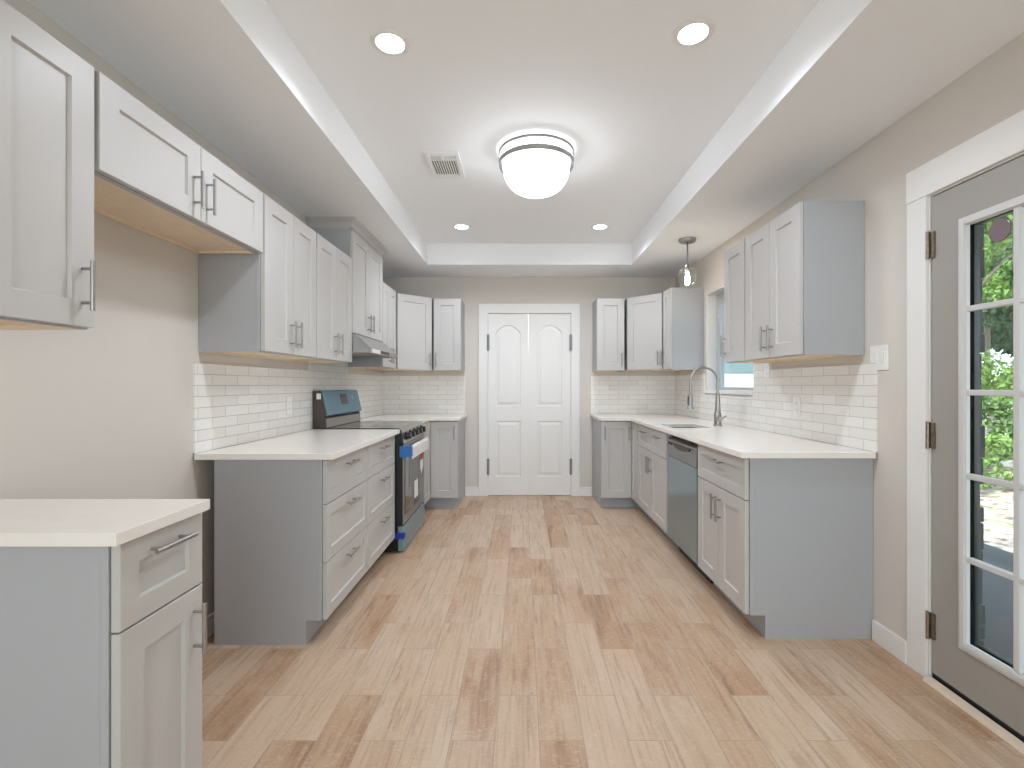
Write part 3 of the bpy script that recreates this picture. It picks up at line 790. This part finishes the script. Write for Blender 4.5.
box(b, .09, .125, -hw+.012+f, hw-.012-f, h/2-.02, h/2+.02)
obj('frame', b, M_winf, t, bevel=.003)
obj('pane', box(BM(), .105, .109, -hw+.03, hw-.03, .03, h-.03), M_pane, t)
obj('sill', box(BM(), -.022, 0, -hw-.015, hw+.03, -.022, .0), M_trim, t, bevel=.003)

# ------------------------------------------------------------------ exterior glazed door, along Y in the right wall
b = BM(); xt = XR-.012
box(b, xt, XR, DY1, DY1+.1, 0, DZ); box(b, xt, XR, DY0-.1, DY0, 0, DZ); box(b, xt-.003, XR, DY0-.1, DY1+.1, DZ, DZ+.136)
struct('trim_2', b, M_trim, 'white casing around the glazed door', 'door casing', bevel=.002)
b = BM()
XJ = XR+.06
box(b, XR, XJ, DY1-.006, DY1-.0005, 0, DZ-.0005); box(b, XR, XJ, DY0+.0005, DY0+.006, 0, DZ-.0005); box(b, XR, XJ, DY0+.006, DY1-.006, DZ-.006, DZ-.0005)
struct('trim_2.001', b, M_trim)
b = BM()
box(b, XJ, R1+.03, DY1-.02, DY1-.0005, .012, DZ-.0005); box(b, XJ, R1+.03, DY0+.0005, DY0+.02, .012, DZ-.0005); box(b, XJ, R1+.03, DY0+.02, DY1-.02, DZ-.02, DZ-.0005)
struct('trim_6', b, mat('shade_darkened_outer_frame', srgb(34, 40, 48), .5))  # outer frame made near-black so its colour carries the porch shade
b = prism(BM(), [(XR-.035, 0), (XR+.0, 0), (XR+.0, .018), (XR-.03, .014)], DY0, DY1-.01, 'y')
struct('trim_3', b, mat('pale_wood_threshold', srgb(226, 208, 188), .5, var=.06, vscale=20), 'pale threshold strip under the glazed door', 'threshold', bevel=.002)
d = thing('door_2', 'grey fifteen-pane glazed exterior door', 'door', (XR, (DY0+DY1)/2, 0), 0, kind='structure')
YC = (DY0+DY1)/2; sa, sb = DY0+.009-YC, DY1-.009-YC; ga, gb = 1.287-YC, 1.842-YC; gz0, gz1 = .243, 1.848
b = BM(); x0, x1 = .006, .05
box(b, x0, x1, sa, ga-.02, .034, DZ-.01); box(b, x0, x1, gb+.02, sb, .034, DZ-.01)
box(b, x0, x1, ga-.02, gb+.02, .034, gz0-.02); box(b, x0, x1, ga-.02, gb+.02, gz1+.02, DZ-.01)
slab = obj('slab', b, M_doorgrey, d)
b = BM()
def lite(x0, x1, o, i):
    box(b, x0, x1, ga-o, ga+i, gz0-o, gz1+o); box(b, x0, x1, gb-i, gb+o, gz0-o, gz1+o)
    box(b, x0, x1, ga+i, gb-i, gz0-o, gz0+i); box(b, x0, x1, ga+i, gb-i, gz1-i, gz1+o)
lite(-.005, .012, .035, .0); lite(-.010, .012, .024, -.004)
M_lite = mat('pale_grey_lite_frame', srgb(206, 205, 203), .45)
obj('lite_frame', b, M_lite, d, bevel=.003)
b = BM(); mw = .011
for k in (1, 2):
    y = ga+(gb-ga)*k/3; box(b, -.004, .02, y-mw, y+mw, gz0, gz1)
for k in range(1, 5):
    z = gz0+(gz1-gz0)*k/5; box(b, -.0035, .0195, ga, gb, z-mw, z+mw)
obj('muntin', b, M_lite, d, bevel=.004)
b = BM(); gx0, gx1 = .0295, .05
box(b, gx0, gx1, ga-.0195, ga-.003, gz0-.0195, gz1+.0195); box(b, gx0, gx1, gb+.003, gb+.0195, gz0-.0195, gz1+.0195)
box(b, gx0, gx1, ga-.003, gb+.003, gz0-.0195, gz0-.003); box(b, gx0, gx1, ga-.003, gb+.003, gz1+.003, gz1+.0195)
obj('dark_reflection_strip', b, M_black, d)  # black strips standing in for the dark reflection round the pane
obj('pane', box(BM(), .024, .029, ga-.015, gb+.015, gz0-.015, gz1+.015), M_pane, d)
for zc in (1.82, 1.025, .23):
    hb = BM(); y = DY1-.007-YC
    box(hb, -.004, .006, y-.022, y+.012, zc-.053, zc+.053); tube(hb, [(-.010, y, zc-.057), (-.010, y, zc+.057)], .007, 12)
    o = obj('hinge', hb, mat('aged_nickel', (.32, .27, .22, 1), .4, 1, var=.4, vscale=60), d); smooth_by_angle(o)
obj('weatherstrip', box(BM(), .008, .05, sa, sb, .012, .034), M_black, d)
kb = BM(); tube(kb, [(.006, sa+.07, .98), (-.05, sa+.07, .98), (-.055, sa+.19, .98)], .011, 12); tube(kb, [(.006, sa+.07, .98), (-.006, sa+.07, .98)], .03, 20)
o = obj('lever_handle', kb, M_steel, d); smooth_by_angle(o)
struct('trim_5', box(BM(), XR+.001, R1+.08, DY0, DY1, -.1, .011), M_dull)

t = thing('round_pane_disc', 'round mauve disc on the top pane of the glazed door', 'roundel', (XR+.022, 1.735, 1.795), RR)
o = obj('disc', prism(BM(), arc(0, 0, .042, 0, 345, 23), 0, .006, 'y'), M_purple, t, bevel=.002)  # flat mauve disc against the room side of the pane

# ------------------------------------------------------------------ outdoors: porch, bank, trees, fence, neighbour wall
M_conc = mat('grey_porch_concrete', srgb(74, 76, 78), .9, var=.15, vscale=3, bump=.2, bscale=30)
M_stone = mat('porch_shaded_stone_veneer', srgb(50, 52, 54), .85, var=.4, vscale=9, bump=.6, bscale=25)  # stone colour darkened to carry the shade under the porch roof
struct('porch_slab', box(BM(), R1, 3.75, -1.5, 8, -.2, -.05), M_conc, 'grey concrete porch slab outside the glazed door', 'porch')
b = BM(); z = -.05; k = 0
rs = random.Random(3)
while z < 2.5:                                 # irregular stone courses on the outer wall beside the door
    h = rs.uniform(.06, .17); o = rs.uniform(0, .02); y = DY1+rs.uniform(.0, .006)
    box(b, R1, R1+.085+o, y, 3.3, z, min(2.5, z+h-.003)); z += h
struct('stone_wall', b, M_stone, 'stacked stone facing beside the glazed door, porch shade in its dark colour', 'stone wall', bevel=.006)
b = BM(); box(b, R1, 3.85, -1.5, 3.32, 2.47, 2.52); box(b, 3.72, 3.85, -1.5, 3.32, 2.30, 2.47)
struct('porch_roof', b, M_trim, 'white porch roof edge outside the glazed door', 'porch roof')
M_post = mat('dark_porch_paint', srgb(66, 76, 84), .5, var=.05, vscale=8)
t = thing('porch_post', 'dark square porch post beyond the glazed door', 'post', (3.70, 3.43, -.05))
obj('shaft', box(BM(), -.07, .07, -.07, .07, .15, 2.52), M_post, t, bevel=.004)
obj('plinth', box(BM(), -.074, .074, -.074, .074, 0, .15), M_post, t, bevel=.006)

def ground_material():
    m = bpy.data.materials.new('leaf_litter_ground'); m.use_nodes = True; nt = m.node_tree; N = nt.nodes; L = nt.links
    p = N['Principled BSDF']; p.inputs['Roughness'].default_value = .95
    tc = N.new('ShaderNodeTexCoord')
    def noise(s, d):
        n = N.new('ShaderNodeTexNoise'); n.inputs['Scale'].default_value = s; n.inputs['Detail'].default_value = d; L.new(tc.outputs['Object'], n.inputs['Vector']); return n.outputs[0]
    def ramp(src, stops):
        r = N.new('ShaderNodeValToRGB'); L.new(src, r.inputs[0])
        while len(r.color_ramp.elements) < len(stops): r.color_ramp.elements.new(.5)
        for e, (q, c) in zip(r.color_ramp.elements, stops): e.position = q; e.color = c
        return r.outputs[0]
    a = ramp(noise(9, 5), [(.35, srgb(120, 100, 84)), (.5, srgb(196, 178, 160)), (.66, srgb(226, 214, 200))])
    g = ramp(noise(14, 3), [(.3, srgb(84, 116, 56)), (.7, srgb(160, 180, 120))])
    f = ramp(noise(1.1, 2), [(.58, (0, 0, 0, 1)), (.66, (1, 1, 1, 1))])
    mx = N.new('ShaderNodeMix'); mx.data_type = 'RGBA'; L.new(f, mx.inputs[0]); L.new(a, mx.inputs[6]); L.new(g, mx.inputs[7]); L.new(mx.outputs[2], p.inputs['Base Color'])
    return m
b = BM(); n = 26; V = {}
rg = random.Random(5)
for i in range(n+1):
    for j in range(n+1):
        x = -10+i*1.3; y = -12+j*1.6
        d = max(0, x-4.6)
        z = -.24+min(1.6, .16*d)+(rg.uniform(-.05, .05) if d > 0 else 0)
        V[i, j] = b.verts.new((x, y, z))
for i in range(n):
    for j in range(n): b.faces.new((V[i, j], V[i+1, j], V[i+1, j+1], V[i, j+1]))
struct('ground', b, ground_material(), 'leaf-strewn ground sloping up outside', 'ground')

leafmats = [mat('leaf_green', srgb(92, 128, 54), .5, var=.4, vscale=3), mat('leaf_light_green', srgb(128, 160, 76), .5, var=.35, vscale=3), mat('leaf_dark_green', srgb(58, 92, 44), .55, var=.4, vscale=3)]
for m in leafmats:
    p = m.node_tree.nodes['Principled BSDF']
    p.inputs['Transmission Weight'].default_value = 0
M_bark = mat('grey_bark', srgb(122, 112, 102), .9, var=.3, vscale=12, bump=.6, bscale=20)
def leaf_cloud(rng, blobs, count, size):
    b = BM()
    for _ in range(count):
        c, r = rng.choice(blobs)
        v = Vector((rng.gauss(0, 1), rng.gauss(0, 1), rng.gauss(0, 1))).normalized()*r*(rng.random()**.4)
        p = Vector(c)+v; s = size*rng.uniform(.6, 1.3)
        nrm = (v.normalized()*.5+Vector((rng.uniform(-1, 1), rng.uniform(-1, 1), rng.uniform(-.2, 1)))).normalized()
        u = nrm.orthogonal().normalized(); u = Matrix.Rotation(rng.uniform(0, 6.28), 3, nrm) @ u; w = nrm.cross(u)
        b.faces.new([b.verts.new(p+u*s*a+w*s*q+nrm*s*e) for a, q, e in ((-.5, 0, 0), (-.1, .26, .06), (.5, 0, -.04), (-.1, -.26, .06))])
    return b
def tree(name, label, x, y, z, h, r, mi, seed, count, trunk=True, size=.16, cat='tree', group=None):
    rng = random.Random(seed)
    t = thing(name, label, cat, (x, y, z), 0, group)
    if trunk:
        b = BM(); tube(b, [(0, 0, -.2), (.05, .03, h*.3), (-.05, .06, h*.6), (.04, 0, h*.95)], [.075, .055, .04, .012], 10)
        for k in range(6):
            a = rng.uniform(0, 6.28); z0 = h*rng.uniform(.25, .6)
            tube(b, [(0, 0, z0), (math.cos(a)*r*.4, math.sin(a)*r*.4, z0+h*.15), (math.cos(a)*r*.8, math.sin(a)*r*.8, z0+h*.22)], [.03, .02, .008], 6)
        obj('trunk', b, M_bark, t, smooth=True)
    blobs = []
    for k in range(12):
        a = rng.uniform(0, 6.28); q = r*math.sqrt(rng.random())*.75; zz = h*(rng.uniform(.12, .95) if not trunk else rng.uniform(.2, .95))
        blobs.append(((math.cos(a)*q, math.sin(a)*q, zz), r*rng.uniform(.3, .5)))
    obj('foliage', leaf_cloud(rng, blobs, count, size), leafmats[mi], t)
    return t
def gz(x): return -.24+min(1.6, .16*max(0, x-4.6))
tree('tree', 'leafy green tree seen through the upper door panes', 7.0, 7.75, gz(7.0), 5.4, 1.45, 1, 11, 15000, size=.1)
tree('tree', 'darker green tree behind the leafy one past the porch', 12.2, 12.6, gz(12.2), 8.0, 2.0, 2, 12, 14000, size=.16)
tree('tree', 'mid green tree past the porch, on the dark post side', 10.9, 7.2, gz(10.9), 6.4, 1.6, 0, 13, 9000, size=.14)
tree('tree', 'green tree further round from the porch post', 9.0, 3.6, gz(9.0), 5.5, 1.5, 1, 16, 8000, size=.13)
tree('tree', 'tall green tree at the far end of the yard bank', 19.5, 9.0, gz(19.5), 8.5, 1.8, 0, 17, 9000, size=.2)
tree('bush', 'low light green shrub on the leafy bank', 5.75, 5.95, gz(5.75), .6, .33, 1, 14, 1500, trunk=False, size=.07, cat='bush')
tree('bush', 'green shrub at the foot of the trees', 6.25, 6.65, gz(6.25), 1.15, .42, 0, 15, 2600, trunk=False, size=.08, cat='bush')

tree('bush', 'tall bushy green shrub behind the leafy tree', 9.7, 10.1, gz(9.7), 4.4, 1.1, 1, 21, 13000, trunk=False, size=.11, cat='bush')
tree('bush', 'tall dark green shrub past the porch post', 9.0, 8.0, gz(9.0), 3.0, .7, 0, 22, 6000, trunk=False, size=.1, cat='bush')
tree('bush', 'broad dark green bush far up the bank', 16.2, 16.6, gz(16.2), 7.0, 2.3, 2, 23, 14000, trunk=False, size=.22, cat='bush')
t = thing('white_fence', 'sunlit white board fence beyond the sink window', 'fence', (7.6, 11.5, -.2))
b = BM()
for k in range(28): box(b, -3.0+k*.21, -3.0+k*.21+.19, -.01, .01, .05, 1.70)
obj('board_panel', b, M_white, t)
b = BM()
for z in (.35, 1.35): box(b, -3.0, 2.9, .01, .05, z, z+.09)
obj('rail', b, M_white, t)
for k in range(4): obj('post', box(BM(), -3.0+k*1.93, -2.9+k*1.93, .05, .15, 0, 1.68), M_white, t)
t = thing('shed', 'pale blue-green sided outbuilding behind the white fence', 'building', (8.5, 16.5, -.3))
obj('wall', box(BM(), -4.5, 5, -1.5, 2, 0, 3.4), mat('pale_teal_siding', srgb(124, 148, 152), .7, var=.06, vscale=4), t)
obj('roof', prism(BM(), [(-1.9, 3.4), (2.4, 3.4), (.25, 4.6)], -4.9, 5.4, 'x'), mat('grey_shingle', srgb(130, 128, 126), .9, var=.2, vscale=10), t)
